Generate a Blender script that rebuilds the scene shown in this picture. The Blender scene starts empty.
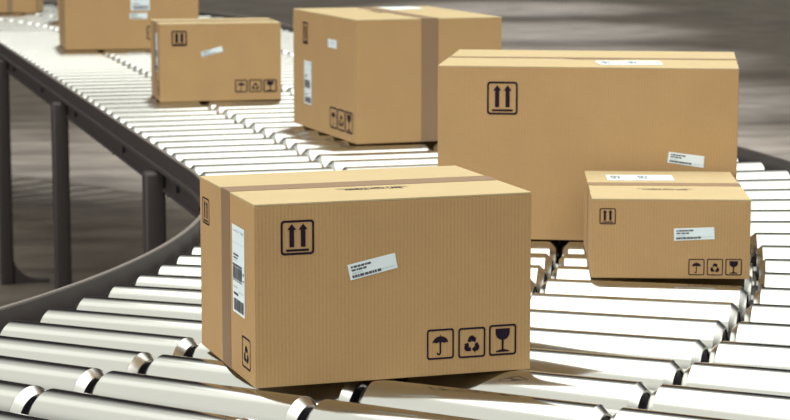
import bpy, bmesh, math, random
from mathutils import Vector, Matrix
random.seed(7)
SC = bpy.context.scene
COL = SC.collection
PI = math.pi
R = math.radians

# ------------------------------------------------------------------ dimensions
Z0 = 1.46                                   # roller tops above the floor
CX, CY = -4.36685, 6.72990                  # centre of the conveyor's curve
TH = 0.2728                                 # bearing at which the curve meets the straight run
NV = Vector((math.cos(TH), math.sin(TH), 0))     # across the straight run
TV = Vector((-NV.y, NV.x, 0))                    # along it
LANES = [(3.831, 4.327), (4.345, 4.847), (4.866, 5.388), (5.406, 5.880)]   # roller ends, radius from the centre
DIVIDERS = [4.336, 4.857, 5.395]
RR = 0.072                                  # roller radius
CAM = Vector((0, 0, Z0 + 1.0))
F_PX, PITCH = 2235.75, R(8.28267)

# ------------------------------------------------------------------ materials
def new_mat(name):
    m = bpy.data.materials.new(name); m.use_nodes = True
    nt = m.node_tree
    b = nt.nodes['Principled BSDF']
    return m, nt, b

def simple(name, col, rough=0.5, metal=0.0, spec=0.5):
    m, nt, b = new_mat(name)
    b.inputs['Base Color'].default_value = (*col, 1)
    b.inputs['Roughness'].default_value = rough
    b.inputs['Metallic'].default_value = metal
    b.inputs['Specular IOR Level'].default_value = spec
    return m

def cardboard(name, col, flute=True):
    m, nt, b = new_mat(name)
    N, L = nt.nodes, nt.links
    tc = N.new('ShaderNodeTexCoord')
    no = N.new('ShaderNodeTexNoise'); no.inputs['Scale'].default_value = 9; no.inputs['Detail'].default_value = 5
    L.new(tc.outputs['Object'], no.inputs['Vector'])
    fi = N.new('ShaderNodeTexNoise'); fi.inputs['Scale'].default_value = 260; fi.inputs['Detail'].default_value = 2
    L.new(tc.outputs['Object'], fi.inputs['Vector'])
    mx = N.new('ShaderNodeMix'); mx.data_type = 'RGBA'
    mx.inputs['A'].default_value = (*[c * .93 for c in col], 1)
    mx.inputs['B'].default_value = (*[min(1, c * 1.07) for c in col], 1)
    L.new(no.outputs['Fac'], mx.inputs['Factor'])
    mx2 = N.new('ShaderNodeMix'); mx2.data_type = 'RGBA'; mx2.blend_type = 'MULTIPLY'
    mx2.inputs['Factor'].default_value = .22
    L.new(mx.outputs['Result'], mx2.inputs['A']); L.new(fi.outputs['Color'], mx2.inputs['B'])
    hs = N.new('ShaderNodeRGBToBW'); L.new(fi.outputs['Color'], hs.inputs['Color'])
    L.new(hs.outputs['Val'], mx2.inputs['B'])
    out = mx2
    if flute:
        sp = N.new('ShaderNodeSeparateXYZ'); L.new(tc.outputs['Object'], sp.inputs['Vector'])
        ad = N.new('ShaderNodeMath'); ad.operation = 'ADD'
        L.new(sp.outputs['X'], ad.inputs[0]); L.new(sp.outputs['Y'], ad.inputs[1])
        mu = N.new('ShaderNodeMath'); mu.operation = 'MULTIPLY'; mu.inputs[1].default_value = 2 * PI / .0078
        L.new(ad.outputs[0], mu.inputs[0])
        si = N.new('ShaderNodeMath'); si.operation = 'SINE'; L.new(mu.outputs[0], si.inputs[0])
        mr = N.new('ShaderNodeMapRange'); mr.inputs['From Min'].default_value = -1
        mr.inputs['To Min'].default_value = .95; mr.inputs['To Max'].default_value = 1.03
        L.new(si.outputs[0], mr.inputs['Value'])
        m3 = N.new('ShaderNodeMix'); m3.data_type = 'RGBA'; m3.blend_type = 'MULTIPLY'; m3.inputs['Factor'].default_value = 1
        L.new(mx2.outputs['Result'], m3.inputs['A']); L.new(mr.outputs['Result'], m3.inputs['B'])
        out = m3
        bu = N.new('ShaderNodeBump'); bu.inputs['Strength'].default_value = .12; bu.inputs['Distance'].default_value = .001
        L.new(si.outputs[0], bu.inputs['Height']); L.new(bu.outputs['Normal'], b.inputs['Normal'])
    L.new(out.outputs['Result'], b.inputs['Base Color'])
    b.inputs['Roughness'].default_value = .75
    b.inputs['Specular IOR Level'].default_value = .25
    return m

def brushed(name, col, rough):
    m, nt, b = new_mat(name)
    N, L = nt.nodes, nt.links
    tc = N.new('ShaderNodeTexCoord')
    mp = N.new('ShaderNodeMapping'); mp.inputs['Scale'].default_value = (60, 1.5, 1.5)
    L.new(tc.outputs['Object'], mp.inputs['Vector'])
    no = N.new('ShaderNodeTexNoise'); no.inputs['Scale'].default_value = 6; no.inputs['Detail'].default_value = 3
    L.new(mp.outputs['Vector'], no.inputs['Vector'])
    mr = N.new('ShaderNodeMapRange')
    mr.inputs['To Min'].default_value = rough * .88; mr.inputs['To Max'].default_value = rough * 1.12
    L.new(no.outputs['Fac'], mr.inputs['Value']); L.new(mr.outputs['Result'], b.inputs['Roughness'])
    b.inputs['Base Color'].default_value = (*col, 1)
    b.inputs['Metallic'].default_value = 1
    return m

def concrete(name):
    m, nt, b = new_mat(name)
    N, L = nt.nodes, nt.links
    tc = N.new('ShaderNodeTexCoord')
    a = N.new('ShaderNodeTexNoise'); a.inputs['Scale'].default_value = 1.8; a.inputs['Detail'].default_value = 6; a.inputs['Roughness'].default_value = .6
    mp = N.new('ShaderNodeMapping'); mp.inputs['Scale'].default_value = (.6, 1.5, 1)
    L.new(tc.outputs['Object'], mp.inputs['Vector']); L.new(mp.outputs['Vector'], a.inputs['Vector'])
    c = N.new('ShaderNodeTexNoise'); c.inputs['Scale'].default_value = .25; c.inputs['Detail'].default_value = 3
    L.new(tc.outputs['Object'], c.inputs['Vector'])
    cr = N.new('ShaderNodeValToRGB')
    cr.color_ramp.elements[0].position = .36; cr.color_ramp.elements[0].color = (.075, .059, .046, 1)
    cr.color_ramp.elements[1].position = .62; cr.color_ramp.elements[1].color = (.152, .127, .102, 1)
    L.new(a.outputs['Fac'], cr.inputs['Fac'])
    mx = N.new('ShaderNodeMix'); mx.data_type = 'RGBA'; mx.blend_type = 'MULTIPLY'; mx.inputs['Factor'].default_value = .4
    L.new(cr.outputs['Color'], mx.inputs['A']); L.new(c.outputs['Fac'], mx.inputs['B'])
    L.new(mx.outputs['Result'], b.inputs['Base Color'])
    b.inputs['Roughness'].default_value = .55
    b.inputs['Specular IOR Level'].default_value = .3
    return m

M = {
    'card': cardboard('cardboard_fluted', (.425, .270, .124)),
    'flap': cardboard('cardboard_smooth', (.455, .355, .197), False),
    'tape': simple('brown_packing_tape', (.215, .138, .080), .50),
    'ink': simple('printing_ink', (.010, .004, .014), .7, 0, .2),
    'paper': simple('label_paper', (.64, .73, .765), .55),
    'print': simple('label_print', (.07, .07, .085), .6),
    'faint': simple('label_faint_print', (.42, .50, .54), .6),
    'steel': brushed('brushed_roller_steel', (.505, .508, .480), .14),
    'cap': brushed('turned_cap_steel', (.56, .56, .54), .25),
    'dark': simple('black_bearing_plastic', (.015, .013, .02), .4),
    'axle': simple('axle_steel', (.55, .55, .55), .35, 1),
    'rail': simple('dark_painted_rail', (.036, .029, .029), .5, 0, .35),
    'strip': simple('pale_edge_strip', (.15, .130, .118), .5),  # thin strip in a paler tone than the rail
    'bolt': simple('black_bolt', (.02, .018, .028), .4),
    'floor': concrete('concrete_floor'),
}

# ------------------------------------------------------------------ mesh helpers
def link(name, me, mats, parent=None, loc=(0, 0, 0), rotz=0):
    o = bpy.data.objects.new(name, me)
    for k in (mats if isinstance(mats, (list, tuple)) else [mats]):
        if me is not None and M[k].name not in [s.name for s in me.materials if s]:
            me.materials.append(M[k])
    COL.objects.link(o)
    o.location = loc; o.rotation_euler = (0, 0, rotz)
    if parent: o.parent = parent
    return o

def to_mesh(name, bm, sharp=None):
    bmesh.ops.recalc_face_normals(bm, faces=bm.faces)
    if sharp is not None:
        for f in bm.faces: f.smooth = True
        for e in bm.edges:
            if len(e.link_faces) == 2 and e.calc_face_angle(0) > sharp: e.smooth = False
    me = bpy.data.meshes.new(name); bm.to_mesh(me); bm.free()
    return me

def add_box(bm, lo, hi, bevel=0, mat=0, segs=1):
    r = bmesh.ops.create_cube(bm, size=1)
    vs = r['verts']
    for v in vs:
        v.co = Vector([lo[i] + (v.co[i] + .5) * (hi[i] - lo[i]) for i in range(3)])
    fs = list({f for v in vs for f in v.link_faces})
    for f in fs: f.material_index = mat
    if bevel:
        es = list({e for v in vs for e in v.link_edges})
        bmesh.ops.bevel(bm, geom=es, offset=bevel, segments=segs, affect='EDGES', profile=.5)

def lathe(bm, prof, n=36, mats=None, mtx=None):
    """profile of (x along axis, radius); axis = X"""
    rings = []
    for x, r in prof:
        if r < 1e-6: ring = [bm.verts.new((x, 0, 0))]
        else: ring = [bm.verts.new((x, r * math.cos(2 * PI * i / n), r * math.sin(2 * PI * i / n))) for i in range(n)]
        rings.append(ring)
    for k in range(len(rings) - 1):
        a, b = rings[k], rings[k + 1]
        mi = mats[k] if mats else 0
        for i in range(n):
            j = (i + 1) % n
            if len(a) == 1: f = bm.faces.new((a[0], b[i], b[j]))
            elif len(b) == 1: f = bm.faces.new((a[i], a[j], b[0]))
            else: f = bm.faces.new((a[i], a[j], b[j], b[i]))
            f.material_index = mi
    if mtx is not None:
        for ring in rings:
            for v in ring: v.co = mtx @ v.co

# ------------------------------------------------------------------ floor
bm = bmesh.new()
add_box(bm, (-70, -25, -.1), (70, 110, 0))
fl = link('floor', to_mesh('floor', bm), 'floor'); fl['kind'] = 'structure'

# ------------------------------------------------------------------ cartons
def polys_mesh(name, polys, mp, mats):
    """polys: list of (list of (u, v), material index); mp maps (u, v) to a point"""
    vs, fs, mi = [], [], []
    for pts, k in polys:
        i0 = len(vs); vs += [tuple(mp(u, v)) for u, v in pts]
        fs.append(list(range(i0, i0 + len(pts)))); mi.append(k)
    me = bpy.data.meshes.new(name); me.from_pydata(vs, [], fs)
    for k in mats: me.materials.append(M[k])
    for p, k in zip(me.polygons, mi): p.material_index = k
    me.update()
    return me

def rrect(x0, y0, x1, y1, r, n=5):
    pts = []
    for cx, cy, a0 in ((x1 - r, y1 - r, 0), (x0 + r, y1 - r, 90), (x0 + r, y0 + r, 180), (x1 - r, y0 + r, 270)):
        for i in range(n + 1):
            a = R(a0 + 90 * i / n); pts.append((cx + r * math.cos(a), cy + r * math.sin(a)))
    return pts

BOLD = [1.0]
def frame_polys(s=.062, r=.10):
    s *= BOLD[0]
    o = rrect(0, 0, 1, 1, r); i = rrect(s, s, 1 - s, 1 - s, r - s * .7)
    n = len(o)
    return [([o[k], o[(k + 1) % n], i[(k + 1) % n], i[k]], 0) for k in range(n)]

def stroke(pts, w):
    out = []
    for (x0, y0), (x1, y1) in zip(pts[:-1], pts[1:]):
        L = math.hypot(x1 - x0, y1 - y0) or 1
        nx, ny = -(y1 - y0) / L * w / 2, (x1 - x0) / L * w / 2
        ex, ey = (x1 - x0) / L * w * .15, (y1 - y0) / L * w * .15
        out.append(([(x0 + nx - ex, y0 + ny - ey), (x1 + nx + ex, y1 + ny + ey), (x1 - nx + ex, y1 - ny + ey), (x0 - nx - ex, y0 - ny - ey)], 0))
    return out

def icon_arrows():
    P = frame_polys()
    g = .07 * (1 + (BOLD[0] - 1) * .8)
    for cx in (.33, .67):
        P.append(([(cx - g, .225), (cx + g, .225), (cx + g, .74), (cx - g, .74)], 0))
        P.append(([(cx - .135, .725), (cx + .135, .725), (cx, .895)], 0))
    P.append(([(.16, .10), (.84, .10), (.84, .165), (.16, .165)], 0))
    return P

def icon_umbrella():
    P = frame_polys()
    dome = [(.5 + .29 * math.cos(R(a)), .53 + .23 * math.sin(R(a))) for a in range(0, 181, 12)]
    low = []
    for k in range(4):
        x0 = .21 + k * .145
        for j in range(1, 5):
            t = j / 4 * PI
            low.append((x0 + .145 * j / 4, .53 + .032 * math.sin(t)))
    P.append((dome + low[:-1], 0))
    P.append(([(.485, .75), (.515, .75), (.515, .81), (.485, .81)], 0))
    P += stroke([(.5, .57), (.5, .22)], .06)
    P += stroke([(.5 - .055 + .055 * math.cos(R(a)), .215 + .055 * math.sin(R(a))) for a in range(0, -181, -30)], .055)
    return P

def icon_recycle():
    P = frame_polys()
    V = [(.5 + .30 * math.cos(R(90 - 120 * k)), .43 + .30 * math.sin(R(90 - 120 * k))) for k in range(3)]
    for k in range(3):
        A, B, C = V[k - 1], V[k], V[(k + 1) % 3]
        def on(p, q, t): return (p[0] + (q[0] - p[0]) * t, p[1] + (q[1] - p[1]) * t)
        p0, p1, p2, p3, tip = on(A, B, .60), on(A, B, .86), on(B, C, .14), on(B, C, .25), on(B, C, .50)
        P += stroke([p0, p1, p2, p3], .125)
        dx, dy = (C[0] - B[0]) / .52, (C[1] - B[1]) / .52
        nx, ny = -dy * .125, dx * .125
        P.append(([(p3[0] + nx, p3[1] + ny), (p3[0] - nx, p3[1] - ny), tip], 0))
    return P

def icon_glass():
    P = frame_polys()
    bowl = [(.24, .87)] + [(.5 - .26 * math.cos(R(a)), .74 - .24 * math.sin(R(a))) for a in range(0, 181, 12)] + [(.76, .87)]
    P.append((bowl, 0))
    P.append(([(.46, .52), (.54, .52), (.535, .19), (.465, .19)], 0))
    P.append(([(.26, .11), (.74, .11), (.74, .15), (.56, .195), (.44, .195), (.26, .15)], 0))
    return P

ICON = {'arrow': ('arrows_symbol', icon_arrows), 'umbrella': ('umbrella_symbol', icon_umbrella),
        'recycle': ('recycling_symbol', icon_recycle), 'glass': ('glass_symbol', icon_glass)}

def dashes(x0, x1, y, h, k, seed):
    rd = random.Random(seed); out = []; x = x0
    while x < x1 - .01:
        w = min(rd.uniform(.03, .09), x1 - x)
        out.append(([(x, y), (x + w, y), (x + w, y + h), (x, y + h)], k)); x += w + rd.uniform(.008, .018)
    return out

def address_label():                        # small sticker: lines of small print
    P = [([(0, 0), (1, 0), (1, 1), (0, 1)], 0)]
    P += dashes(.06, .48, .72, .13, 1, 1) + dashes(.06, .38, .52, .12, 1, 2)
    P += dashes(.06, .28, .35, .07, 2, 3) + dashes(.05, .66, .10, .17, 1, 4)
    P += dashes(.66, .97, .18, .05, 2, 5)
    return P

def parcel_label():                         # tall sticker with two barcodes
    P = [([(0, 0), (1, 0), (1, 1), (0, 1)], 0)]
    def code(x0, x1, y0, y1, sd):
        rd = random.Random(sd); x = x0
        while x < x1 - .005:
            w = min(rd.choice((.012, .02, .034)), x1 - x)
            P.append(([(x, y0), (x + w, y0), (x + w, y1), (x, y1)], 1)); x += w + rd.choice((.01, .014, .02))
    P.extend(dashes(.08, .6, .93, .014, 2, 11)); P.extend(dashes(.7, .95, .925, .03, 2, 12))
    P.append(([(.04, .80), (.96, .80), (.96, .806), (.04, .806)], 2))
    P.extend(dashes(.10, .52, .655, .022, 1, 13)); P.extend(dashes(.10, .45, .62, .018, 1, 14)); P.extend(dashes(.10, .35, .59, .012, 2, 15))
    P.append(([(.04, .535), (.80, .535), (.80, .56), (.04, .56)], 1))
    code(.06, .80, .385, .53, 16)
    P.append(([(.04, .365), (.8, .365), (.8, .375), (.04, .375)], 1))
    P.extend(dashes(.86, .95, .47, .03, 1, 17)); P.extend(dashes(.86, .95, .40, .02, 1, 18))
    P.extend(dashes(.12, .42, .285, .022, 2, 19)); P.extend(dashes(.5, .9, .25, .014, 2, 20)); P.extend(dashes(.10, .48, .205, .03, 1, 21))
    code(.10, .92, .03, .165, 22)
    return P

def top_label():
    P = [([(0, 0), (1, 0), (1, 1), (0, 1)], 0)]
    for x in (.06, .47):
        P += dashes(x, x + .15, .66, .13, 1, 31) + dashes(x, x + .14, .47, .12, 1, 32) + dashes(x + .01, x + .14, .28, .11, 1, 34)
    P += dashes(.22, .24, .75, .08, 2, 33)
    return P

def plain_label():
    return [([(0, 0), (1, 0), (1, 1), (0, 1)], 0)] + dashes(.1, .8, .5, .12, 2, 41)

LAB = {'address': address_label, 'parcel': parcel_label, 'top': top_label, 'plain': plain_label}

def text_mesh(name, body):
    cu = bpy.data.curves.new('tmp_text', 'FONT'); cu.body = body; cu.size = 1; cu.offset = .018; cu.resolution_u = 2
    ob = bpy.data.objects.new('tmp_text', cu); COL.objects.link(ob)
    bpy.context.view_layer.update()
    dg = bpy.context.evaluated_depsgraph_get()
    me = bpy.data.meshes.new_from_object(ob.evaluated_get(dg))
    bpy.data.objects.remove(ob); bpy.data.curves.remove(cu)
    me.name = name
    return me

def box_rect_mapper(face, w, d, h, corners, off):
    """corners: lower-left, lower-right, upper-right, upper-left in the face's own two coordinates"""
    bl, br, tr, tl = corners
    def mp(u, v):
        a = (bl[0] * (1 - u) + br[0] * u) * (1 - v) + (tl[0] * (1 - u) + tr[0] * u) * v
        b = (bl[1] * (1 - u) + br[1] * u) * (1 - v) + (tl[1] * (1 - u) + tr[1] * u) * v
        if face == 'F': p = (a, -off, b)
        elif face == 'L': p = (-off, a, b)
        else: p = (a, b, h + off)
        return Vector(p) - Vector((w / 2, d / 2, 0))
    return mp

def rect(x0, y0, x1, y1):
    return ((x0, y0), (x1, y0), (x1, y1), (x0, y1))

def carton(pos, yaw, w, d, h, seam, label, icons=(), labels=(), text=None, tape_w=.074):
    """pos: front-left bottom corner; local x to the right, y away, z up. seam: 'x' or 'y'."""
    c, s = math.cos(yaw), math.sin(yaw)
    ctr = Vector((pos[0] + c * w / 2 - s * d / 2, pos[1] + s * w / 2 + c * d / 2, Z0 + .0004))
    root = bpy.data.objects.new('cardboard_box', None); COL.objects.link(root)
    root.empty_display_size = .1
    root.location = ctr; root.rotation_euler = (0, 0, yaw)
    root['label'] = label; root['category'] = 'box'; root['group'] = 'cardboard boxes on the conveyor'
    T = .005
    bm = bmesh.new()
    add_box(bm, (-w / 2, -d / 2, 0), (w / 2, d / 2, h - T), .0012, 0, 2)
    link('carton_body', to_mesh('carton_body', bm), 'card', root)
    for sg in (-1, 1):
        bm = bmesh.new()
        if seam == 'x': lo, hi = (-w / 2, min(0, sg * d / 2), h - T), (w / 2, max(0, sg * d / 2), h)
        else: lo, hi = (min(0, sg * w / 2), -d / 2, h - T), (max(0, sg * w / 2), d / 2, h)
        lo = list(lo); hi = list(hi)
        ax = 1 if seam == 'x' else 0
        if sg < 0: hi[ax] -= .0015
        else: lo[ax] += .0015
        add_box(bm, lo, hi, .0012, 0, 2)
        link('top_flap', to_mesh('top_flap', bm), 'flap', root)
    # packing tape: over the seam and down both ends
    t = .0009; hw = tape_w / 2
    bm = bmesh.new()
    a = (w if seam == 'x' else d) / 2
    def seg(lo, hi):
        if seam == 'y': lo, hi = (lo[1], lo[0], lo[2]), (hi[1], hi[0], hi[2]); lo, hi = tuple(map(min, lo, hi)), tuple(map(max, lo, hi))
        add_box(bm, lo, hi)
    seg((-a - t, -hw, h), (a + t, hw, h + t))
    seg((-a - t, -hw, .0005), (-a, hw, h))
    seg((a, -hw, .0005), (a + t, hw, h))
    link('packing_tape', to_mesh('packing_tape', bm), 'tape', root)
    for kind, face, corners in icons:
        nm, fn = ICON[kind]
        me = polys_mesh(nm, fn(), box_rect_mapper(face, w, d, h, corners, .0006), ['ink'])
        link(nm, me, 'ink', root)
    for kind, face, corners in labels:
        P = LAB[kind]()
        mp0 = box_rect_mapper(face, w, d, h, corners, .0008)
        mp1 = box_rect_mapper(face, w, d, h, corners, .0012)
        me = polys_mesh('shipping_label', P[:1], mp0, ['paper', 'print', 'faint'])
        # paper with its printing in one mesh
        vs = [tuple(v.co) for v in me.vertices]; fs = [list(p.vertices) for p in me.polygons]; mi = [0]
        for pts, k in P[1:]:
            i0 = len(vs); vs += [tuple(mp1(u, v)) for u, v in pts]; fs.append(list(range(i0, i0 + len(pts)))); mi.append(k)
        bpy.data.meshes.remove(me)
        me = bpy.data.meshes.new('shipping_label'); me.from_pydata(vs, [], fs)
        for k in ('paper', 'print', 'faint'): me.materials.append(M[k])
        for p, k in zip(me.polygons, mi): p.material_index = k
        me.update()
        o = link('shipping_label', me, 'paper', root)
    if text:
        body, x0, x1, y0, y1, rot = text
        me = text_mesh('printed_text', body)
        xs = [v.co.x for v in me.vertices]; ys = [v.co.y for v in me.vertices]
        ax, bx, ay, by = min(xs), max(xs), min(ys), max(ys)
        for v in me.vertices:
            u = (v.co.x - ax) / (bx - ax); q = (v.co.y - ay) / (by - ay)
            if rot: u, q = q, u; X = x0 + (x1 - x0) * (1 - u); Y = y0 + (y1 - y0) * q
            else: X = x0 + (x1 - x0) * u; Y = y0 + (y1 - y0) * q
            v.co = (X - w / 2, Y - d / 2, h + .0007)
        link('printed_text', me, 'ink', root)
    return root

CARE = '***HANDLE WITH CARE***'
BOXES = []
def box(*a, **k):
    BOXES.append((a[0], a[1], a[2], a[3], a[4])); return carton(*a, **k)

# nearest carton
box((-.2796, 4.3809), .3191, .5912, .4623, .3727, 'x',
    'nearest brown cardboard box in the middle, tilted address sticker and corrugated front',
    icons=[('arrow', 'F', rect(.0545, .2675, .124, .3375)),
           ('umbrella', 'F', rect(.363, .034, .422, .0975)), ('recycle', 'F', rect(.4315, .033, .491, .0965)),
           ('glass', 'F', rect(.499, .0335, .5595, .0985)),
           ('arrow', 'L', ((.437, .275), (.376, .275), (.376, .3325), (.437, .3325))),
           ('recycle', 'L', ((.103, .026), (.036, .026), (.036, .091), (.103, .091)))],
    labels=[('address', 'F', ((.2, .209), (.3, .23), (.294, .261), (.193, .241))),
            ('parcel', 'L', ((.174, .128), (.077, .128), (.075, .3105), (.176, .3105)))],
    text=(CARE, .217, .375, .137, .167, False), tape_w=.072)
# big wide carton
box((.1213, 6.3189), -.1273, .8427, .624, .4934, 'x',
    'largest wide cardboard box, behind the small box and the nearest box at the right',
    icons=[('arrow', 'F', rect(.14, .3555, .227, .4495)),
           ('umbrella', 'F', rect(.50, .035, .585, .128)), ('recycle', 'F', rect(.600, .035, .685, .128)), ('glass', 'F', rect(.70, .035, .785, .128))],
    labels=[('address', 'F', ((.649, .227), (.75, .213), (.752, .246), (.653, .257))),
            ('top', 'T', ((.457, .075), (.633, .097), (.619, .234), (.433, .211)))],
    text=(CARE, .345, .52, .252, .277, False), tape_w=.046)
# small carton
box((.5032, 5.6582), -.0498, .4049, .5566, .2059, 'x',
    'small low cardboard box at the right, in front of the largest box',
    icons=[('arrow', 'F', rect(.020, .1395, .0615, .181)), ('umbrella', 'F', rect(.2485, .009, .2895, .0515)),
           ('recycle', 'F', rect(.2955, .009, .3365, .052)), ('glass', 'F', rect(.3425, .0095, .3845, .052))],
    labels=[('address', 'F', ((.211, .098), (.314, .103), (.312, .134), (.21, .130))),
            ('top', 'T', ((.057, .353), (.237, .358), (.235, .468), (.054, .464)))],
    text=(CARE, .125, .272, .165, .192, False), tape_w=.06)
BOLD[0] = 1.35
# tall carton with the tape towards the viewer
box((-.1493, 8.6397), .3379, .6045, .8444, .4831, 'y',
    'tall cardboard box with brown tape down its front, behind the nearest box',
    icons=[('arrow', 'L', ((.706, .3455), (.631, .3455), (.631, .437), (.706, .437))),
           ('umbrella', 'L', ((.339, .032), (.245, .032), (.245, .118), (.339, .118))),
           ('recycle', 'L', ((.239, .032), (.145, .032), (.145, .118), (.239, .118))),
           ('glass', 'L', ((.139, .032), (.045, .032), (.045, .118), (.139, .118)))],
    labels=[('plain', 'L', ((.36, .354), (.246, .354), (.246, .388), (.36, .388))),
            ('parcel', 'L', ((.689, .099), (.5865, .099), (.5865, .2775), (.687, .2775))),
            ('plain', 'T', ((.36, .60), (.52, .66), (.52, .82), (.36, .80)))],
    text=(CARE, .235, .262, .40, .58, True), tape_w=.070)
# small carton on the straight run
BOLD[0] = 1.5
box((-1.0903, 10.3533), .2118, .5686, .3878, .3616, 'x',
    'cardboard box at upper left, in front of the big stickered box',
    icons=[('arrow', 'F', rect(.0565, .2575, .1275, .3285)), ('umbrella', 'F', rect(.350, .037, .409, .097)),
           ('recycle', 'F', rect(.4165, .037, .4765, .097)), ('glass', 'F', rect(.484, .036, .548, .096)),
           ('recycle', 'L', ((.103, .026), (.036, .026), (.036, .091), (.103, .091)))],
    labels=[('address', 'F', ((.197, .205), (.297, .231), (.289, .255), (.193, .23))),
            ('parcel', 'L', ((.195, .132), (.085, .132), (.085, .312), (.195, .312)))],
    text=(CARE, .20, .36, .12, .14, False))
# carton behind it, cut off by the top of the picture
box((-2.009, 13.644), .21, .8155, .62, .52, 'x',
    'big cardboard box at top left with two white stickers, cut off above',
    icons=[('arrow', 'F', rect(.07, .37, .165, .465)), ('umbrella', 'F', rect(.495, .055, .580, .140)),
           ('recycle', 'F', rect(.592, .055, .677, .140)), ('glass', 'F', rect(.690, .055, .775, .140))],
    labels=[('address', 'F', rect(.392, .185, .500, .220)), ('parcel', 'F', rect(.400, .236, .515, .42))],
    text=(CARE, .20, .42, .17, .20, False))
# two far cartons
box((-3.235, 17.66), -.02, .405, .34, .40, 'y',
    'far cardboard box in the top left corner with tape down its middle', tape_w=.042)
box((-2.475, 16.45), .15, .55, .40, .45, 'x',
    'far cardboard box almost hidden behind the big box at top left')

# ------------------------------------------------------------------ conveyor
ROOT = Vector((CX + 4.8 * math.cos(-.1), CY + 4.8 * math.sin(-.1), 0))
conv = bpy.data.objects.new('roller_conveyor', None); COL.objects.link(conv)
conv.location = ROOT; conv.empty_display_size = .3
conv['label'] = 'curved roller conveyor with steel rollers in four lanes carrying the cardboard boxes'
conv['category'] = 'conveyor'

SL = 7.9                                    # length of the straight run between the two bends
A_START, A_END = R(-44), 1.30
def pt(r, s):
    """point at radius r; s < 0: angle before the straight run, 0..SL: metres along it, s > SL: angle past it"""
    if s <= 0:
        a = TH + s
        return Vector((CX + r * math.cos(a), CY + r * math.sin(a), 0))
    p = Vector((CX, CY, 0)) + TV * min(s, SL)
    a = TH + max(0, s - SL)
    return p + Vector((math.cos(a), math.sin(a), 0)) * r
def bearing(s):
    return TH + min(s, 0) + max(0, s - SL)

def sweep(prof, name, mats, parent, sharp=R(35)):
    """sweep an (r, z) outline along the conveyor"""
    bm = bmesh.new()
    s0 = A_START - TH
    st = [s0 + (0 - s0) * i / 64 for i in range(65)] + [SL * i / 8 for i in range(1, 9)] + [SL + A_END * i / 64 for i in range(1, 65)]
    rings = []
    for s in st:
        ring = []
        for r, z in prof:
            p = pt(r, s) - ROOT; ring.append(bm.verts.new((p.x, p.y, Z0 + z)))
        rings.append(ring)
    n = len(prof)
    for a, b in zip(rings[:-1], rings[1:]):
        for i in range(n):
            j = (i + 1) % n
            bm.faces.new((a[i], a[j], b[j], b[i]))
    bm.faces.new(rings[0]); bm.faces.new(list(reversed(rings[-1])))
    return link(name, to_mesh(name, bm, sharp), mats, parent)

inner = [(3.780, .014), (3.782, .016), (3.793, .016), (3.795, .014), (3.795, -.050), (3.816, -.054), (3.816, -.138), (3.788, -.138),
         (3.788, -.128), (3.800, -.122), (3.800, -.068), (3.788, -.060), (3.768, -.058), (3.766, -.050), (3.768, -.044), (3.780, -.042)]
rail_in = sweep(inner, 'side_rail', 'rail', conv)
OUT = 9.704
outer = [(OUT - r, z) for r, z in inner]
rail_out = sweep(outer, 'side_rail', 'rail', conv)
lip = [(3.781, .016), (3.781, .019), (3.793, .019), (3.793, .016)]
sweep(lip, 'edge_strip', 'strip', rail_in); sweep([(OUT - r, z) for r, z in lip], 'edge_strip', 'strip', rail_out)
for r in DIVIDERS:
    sweep([(r - .008, -.075), (r + .008, -.075), (r + .008, -.16), (r - .008, -.16)], 'centre_rail', 'rail', conv)

def w2c(v): return Vector(v) - ROOT

# legs
def leg_mesh():
    bm = bmesh.new()
    add_box(bm, (-.040, -.040, -Z0 + .0), (.040, .040, -.066), .014, 0, 3)
    return to_mesh('leg', bm, R(40))
def foot_mesh():
    bm = bmesh.new()
    # curved gusset that flares from the post to a flat toe
    pts_o, pts_i = [], []
    for i in range(13):
        a = R(180 + 90 * i / 12)
        pts_o.append((.035 + .17 + .17 * math.cos(a), .19 + .17 * math.sin(a)))
    prof = [(.030, .22)] + pts_o + [(.26, .020), (.26, 0), (.03, 0)]
    ring = []
    for y in (-.025, .025):
        ring.append([bm.verts.new((x, y, z - Z0)) for x, z in prof])
    n = len(prof)
    for i in range(n):
        j = (i + 1) % n; bm.faces.new((ring[0][i], ring[0][j], ring[1][j], ring[1][i]))
    bm.faces.new(ring[0]); bm.faces.new(list(reversed(ring[1])))
    return to_mesh('foot', bm, R(30))
def bolt_mesh():
    bm = bmesh.new(); lathe(bm, [(-.004, 0), (-.004, .016), (.012, .016), (.012, 0)], 6)
    return to_mesh('bolt', bm)
LEG, FOOT, BOLT = leg_mesh(), foot_mesh(), bolt_mesh()
LEG_S = [-1.0, -.58, .60, 3.40, 6.20, SL + .80, SL + 1.2]
for s in LEG_S:
    for side in (0, 1):
        r = 3.762 if side == 0 else OUT - 3.762
        p = pt(r, s); ang = bearing(s) + (0 if side == 0 else PI)
        o = link('leg', LEG, 'rail', conv, w2c((p.x, p.y, Z0)), ang)
        link('foot', FOOT, 'rail', o)
# thin ties across the frame, standing in the gaps between two rows of rollers
for s in [R(d) - TH for d in (7.6, -4.55, -16.52)] + [R(-33.88) - TH] + [.04 + .197 * (k + .5) for k in (2, 9, 16, 23, 30)]:
    p = (pt(3.80, s) + pt(OUT - 3.80, s)) / 2
    bm = bmesh.new(); L = (OUT - 2 * 3.80) / 2
    add_box(bm, (-L, -.004, -.155), (L, .004, -.085))
    link('cross_tie', to_mesh('cross_tie', bm), 'rail', conv, w2c((p.x, p.y, Z0)), bearing(s))
for s in [-.05, .28, 1.55, 3.05, 4.4, 5.8, 7.2]:
    p = pt(3.800, s)
    link('bolt', BOLT, 'bolt', rail_in, (p.x - ROOT.x, p.y - ROOT.y, Z0 - .091), bearing(s) + PI)

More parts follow.
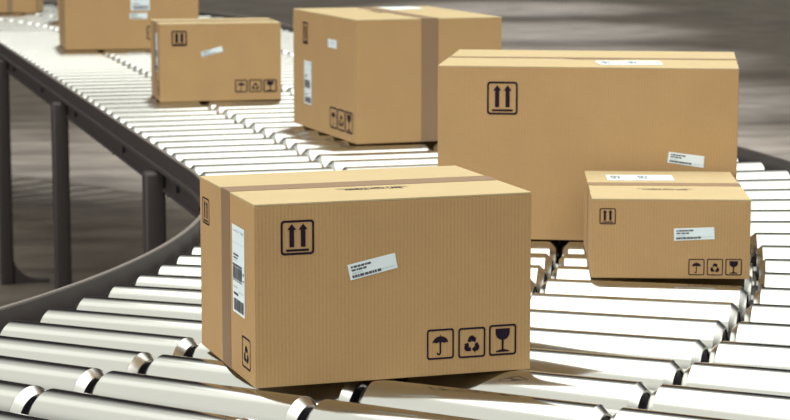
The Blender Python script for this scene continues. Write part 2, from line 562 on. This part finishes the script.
# rollers
CH, DR = .017, .0125
def end_profile(h):
    return [(h - CH, RR - .0006), (h - .003, RR - DR), (h, RR - DR - .003), (h, RR - DR - .008), (h - .003, RR - DR - .010), (h - .003, .0125)]
def roller_tube(RL):
    bm = bmesh.new(); h = RL / 2 - CH
    lathe(bm, [(-h, RR - .006), (-h, RR), (h, RR), (h, RR - .006)], 44)
    return to_mesh('roller', bm, R(30))
def roller_cap(RL):
    bm = bmesh.new()
    lathe(bm, end_profile(RL / 2), 44, [0, 0, 0, 1, 1])
    me = to_mesh('end_cap', bm, R(30))
    for k in ('cap', 'dark'): me.materials.append(M[k])
    return me
def roller_axle(RL):
    bm = bmesh.new(); h = RL / 2 + .006
    lathe(bm, [(-h, 0), (-h, .012), (h, .012), (h, 0)], 6)
    return to_mesh('axle', bm)
def roller_all(RL):
    bm = bmesh.new(); h = RL / 2
    half = [(h - CH, RR)] + end_profile(h)[1:] + [(h + .006, .0125), (h + .006, 0)]
    ks = [0, 0, 0, 1, 1, 2, 2]
    prof = [(-x, r) for x, r in reversed(half)] + half
    lathe(bm, prof, 32, ks[::-1] + [0] + ks)
    return to_mesh('roller_complete', bm, R(30))
LENS = sorted({round(b - a, 3) for a, b in LANES})
KIT = {L: (roller_tube(L), roller_cap(L), roller_axle(L), roller_all(L)) for L in LENS}

spots = []                                   # (centre, bearing, length)
rows = [R(-8.2 - 2.43 * k) - TH for k in range(-9, 1)]
rows += [R(d) - TH for d in (-10.5, -12.85, -15.3, -17.75, -20.25, -22.75, -25.2)]
rows += [R(d) - TH for d in (-27.6, -30.03, -32.58, -35.18, -37.8, -40.4, -43.0)]
s = .04
while s < SL - .05: rows.append(s); s += .197
s = SL + (s - SL) / 4.6
while s < SL + A_END - .03: rows.append(s); s += R(2.43)
for s in rows:
    for l0, l1 in LANES:
        p = pt((l0 + l1) / 2, s); spots.append((Vector((p.x, p.y, Z0 - RR)), bearing(s), round(l1 - l0, 3)))

# which rollers show largest in the photograph: sample points on each one
cp, sp = math.cos(PITCH), math.sin(PITCH)
def project(P):
    d = P - CAM; dep = d.y * cp - d.z * sp; up = d.y * sp + d.z * cp
    return 395 + F_PX * d.x / dep, 210 - F_PX * up / dep, dep
def blocked(P):
    for pos, yaw, w, d, h in BOXES:
        c, s_ = math.cos(yaw), math.sin(yaw)
        def loc(q):
            x, y = q.x - pos[0], q.y - pos[1]; return (c * x + s_ * y, -s_ * x + c * y, q.z - Z0)
        o, e = loc(CAM), loc(P); t0, t1 = 0., 1.
        for i, m_ in enumerate((w, d, h)):
            dv = e[i] - o[i]
            if abs(dv) < 1e-9:
                if not 0 <= o[i] <= m_: t0 = 2
                continue
            x, y = (0 - o[i]) / dv, (m_ - o[i]) / dv
            t0, t1 = max(t0, min(x, y)), min(t1, max(x, y))
        if t0 < t1: return True
    return False
scored = []
for c, ang, RL in spots:
    vis = 0; dd = 1
    for i in range(9):
        u = (i / 8 - .5) * (RL - .04)
        P = c + Vector((math.cos(ang) * u, math.sin(ang) * u, RR * .98))
        x, y, dep = project(P)
        if -2 < x < 792 and -2 < y < 424 and not blocked(P): vis += 1
        dd = dep
    scored.append((vis / dd ** 3, c, ang, RL))
scored.sort(key=lambda t: -t[0])
single, rest = scored[:100], scored[100:]
for k, (_, c, ang, RL) in enumerate(single):
    TUBE, CAP, AXLE, ALL = KIT[RL]
    o = link('roller', TUBE, 'steel', conv, w2c(c), ang)
    for flip in (0, PI):
        link('end_cap', CAP, ['cap', 'dark'], o, (0, 0, 0), flip)
    link('axle', AXLE, 'axle', o)
bm = bmesh.new()
for _, c, ang, RL in rest:
    n0 = len(bm.verts); bm.from_mesh(KIT[RL][3]); bm.verts.ensure_lookup_table()
    mt = Matrix.Translation(w2c(c)) @ Matrix.Rotation(ang, 4, 'Z')
    for v in bm.verts[n0:]: v.co = mt @ v.co
me = bpy.data.meshes.new('distant_rollers'); bm.to_mesh(me); bm.free()
for L in LENS: bpy.data.meshes.remove(KIT[L][3])
for k in ('steel', 'dark', 'axle'): me.materials.append(M[k])
o = link('distant_rollers', me, 'steel', conv); o['kind'] = 'stuff'

# ------------------------------------------------------------------ lights
def area(name, loc, rot, sx, sy, power, col=(1, 1, 1), spread=PI):
    l = bpy.data.lights.new(name, 'AREA'); l.shape = 'RECTANGLE'; l.size = sx; l.size_y = sy
    l.energy = power; l.color = col; l.spread = spread
    o = bpy.data.objects.new(name, l); COL.objects.link(o); o.location = loc; o.rotation_euler = rot
    return o
def aim(loc, to):
    return (Vector(to) - Vector(loc)).to_track_quat('-Z', 'Y').to_euler()
area('ceiling_light', (3.4, 6.2, 7.68), (0, 0, 0), 12, 10.8, 760, (1, 1, .935), R(150))
area('far_roller_fill', (-3.4, 19.2, 7.68), (0, 0, 0), 5.6, 9.4, 165, (1, 1, .95), R(95))  # unseen panel added to whiten the rollers of the far bend
area('middle_roller_fill', (2.2, 17.9, 7.68), (0, 0, 0), 5.5, 12, 195, (1, 1, .95), R(95))  # unseen panel added to brighten the farther rollers in the right lanes
area('tube_light', (-4.4, 8.2, 7.58), (0, 0, 0), 4, 2.4, 14, (1, 1, .95))
area('side_light', (-14.5, -4.2, 6.68), aim((-14.5, -4.2, 6.68), (0, 7, 1.58)), 7, 5, 2100, (1, .97, .92))
for x, y, e in ((2.3, 20.5, 9500), (2.3, 26, 9500), (2.3, 32, 9500), (2.3, 38, 9500), (2.3, 45, 9500), (-1.9, 20.3, 5500)):  # unseen spots added to brighten the floor, cones kept off the rollers
    l = bpy.data.lights.new('floor_fill_spot', 'SPOT'); l.energy = e; l.spot_size = R(46); l.spot_blend = .9; l.shadow_soft_size = .3
    l.color = (.87, .94, 1)
    o = bpy.data.objects.new('floor_fill_spot', l); COL.objects.link(o); o.location = (x, y, 8.5)

w = bpy.data.worlds.new('World'); SC.world = w; w.use_nodes = True
nt = w.node_tree; bg = nt.nodes['Background']
tc = nt.nodes.new('ShaderNodeTexCoord'); sx = nt.nodes.new('ShaderNodeVectorMath'); sx.operation = 'DOT_PRODUCT'; sx.inputs[1].default_value = (0, -.14, .99)
cr = nt.nodes.new('ShaderNodeValToRGB')
nt.links.new(tc.outputs['Generated'], sx.inputs[0]); nt.links.new(sx.outputs['Value'], cr.inputs['Fac'])
cr.color_ramp.interpolation = 'EASE'
e = cr.color_ramp.elements
e[0].position = .26; e[0].color = (.030, .026, .030, 1)
e[1].position = .70; e[1].color = (1.30, 1.31, 1.20, 1)
nt.links.new(cr.outputs['Color'], bg.inputs['Color']); bg.inputs['Strength'].default_value = 1.0

# ------------------------------------------------------------------ camera
cam = bpy.data.cameras.new('Camera'); co = bpy.data.objects.new('Camera', cam); COL.objects.link(co)
co.location = CAM; co.rotation_euler = (PI / 2 - PITCH, 0, 0)
cam.sensor_fit = 'HORIZONTAL'; cam.sensor_width = 36; cam.lens = F_PX / 790 * 36
cam.clip_end = 300
cam.dof.use_dof = True; cam.dof.focus_distance = 4.6; cam.dof.aperture_fstop = 9.5
SC.camera = co

vs = SC.view_settings
SC.display_settings.display_device = 'sRGB'
vs.view_transform = 'Standard'; vs.look = 'None'; vs.exposure = 0; vs.gamma = 1; vs.use_curve_mapping = False
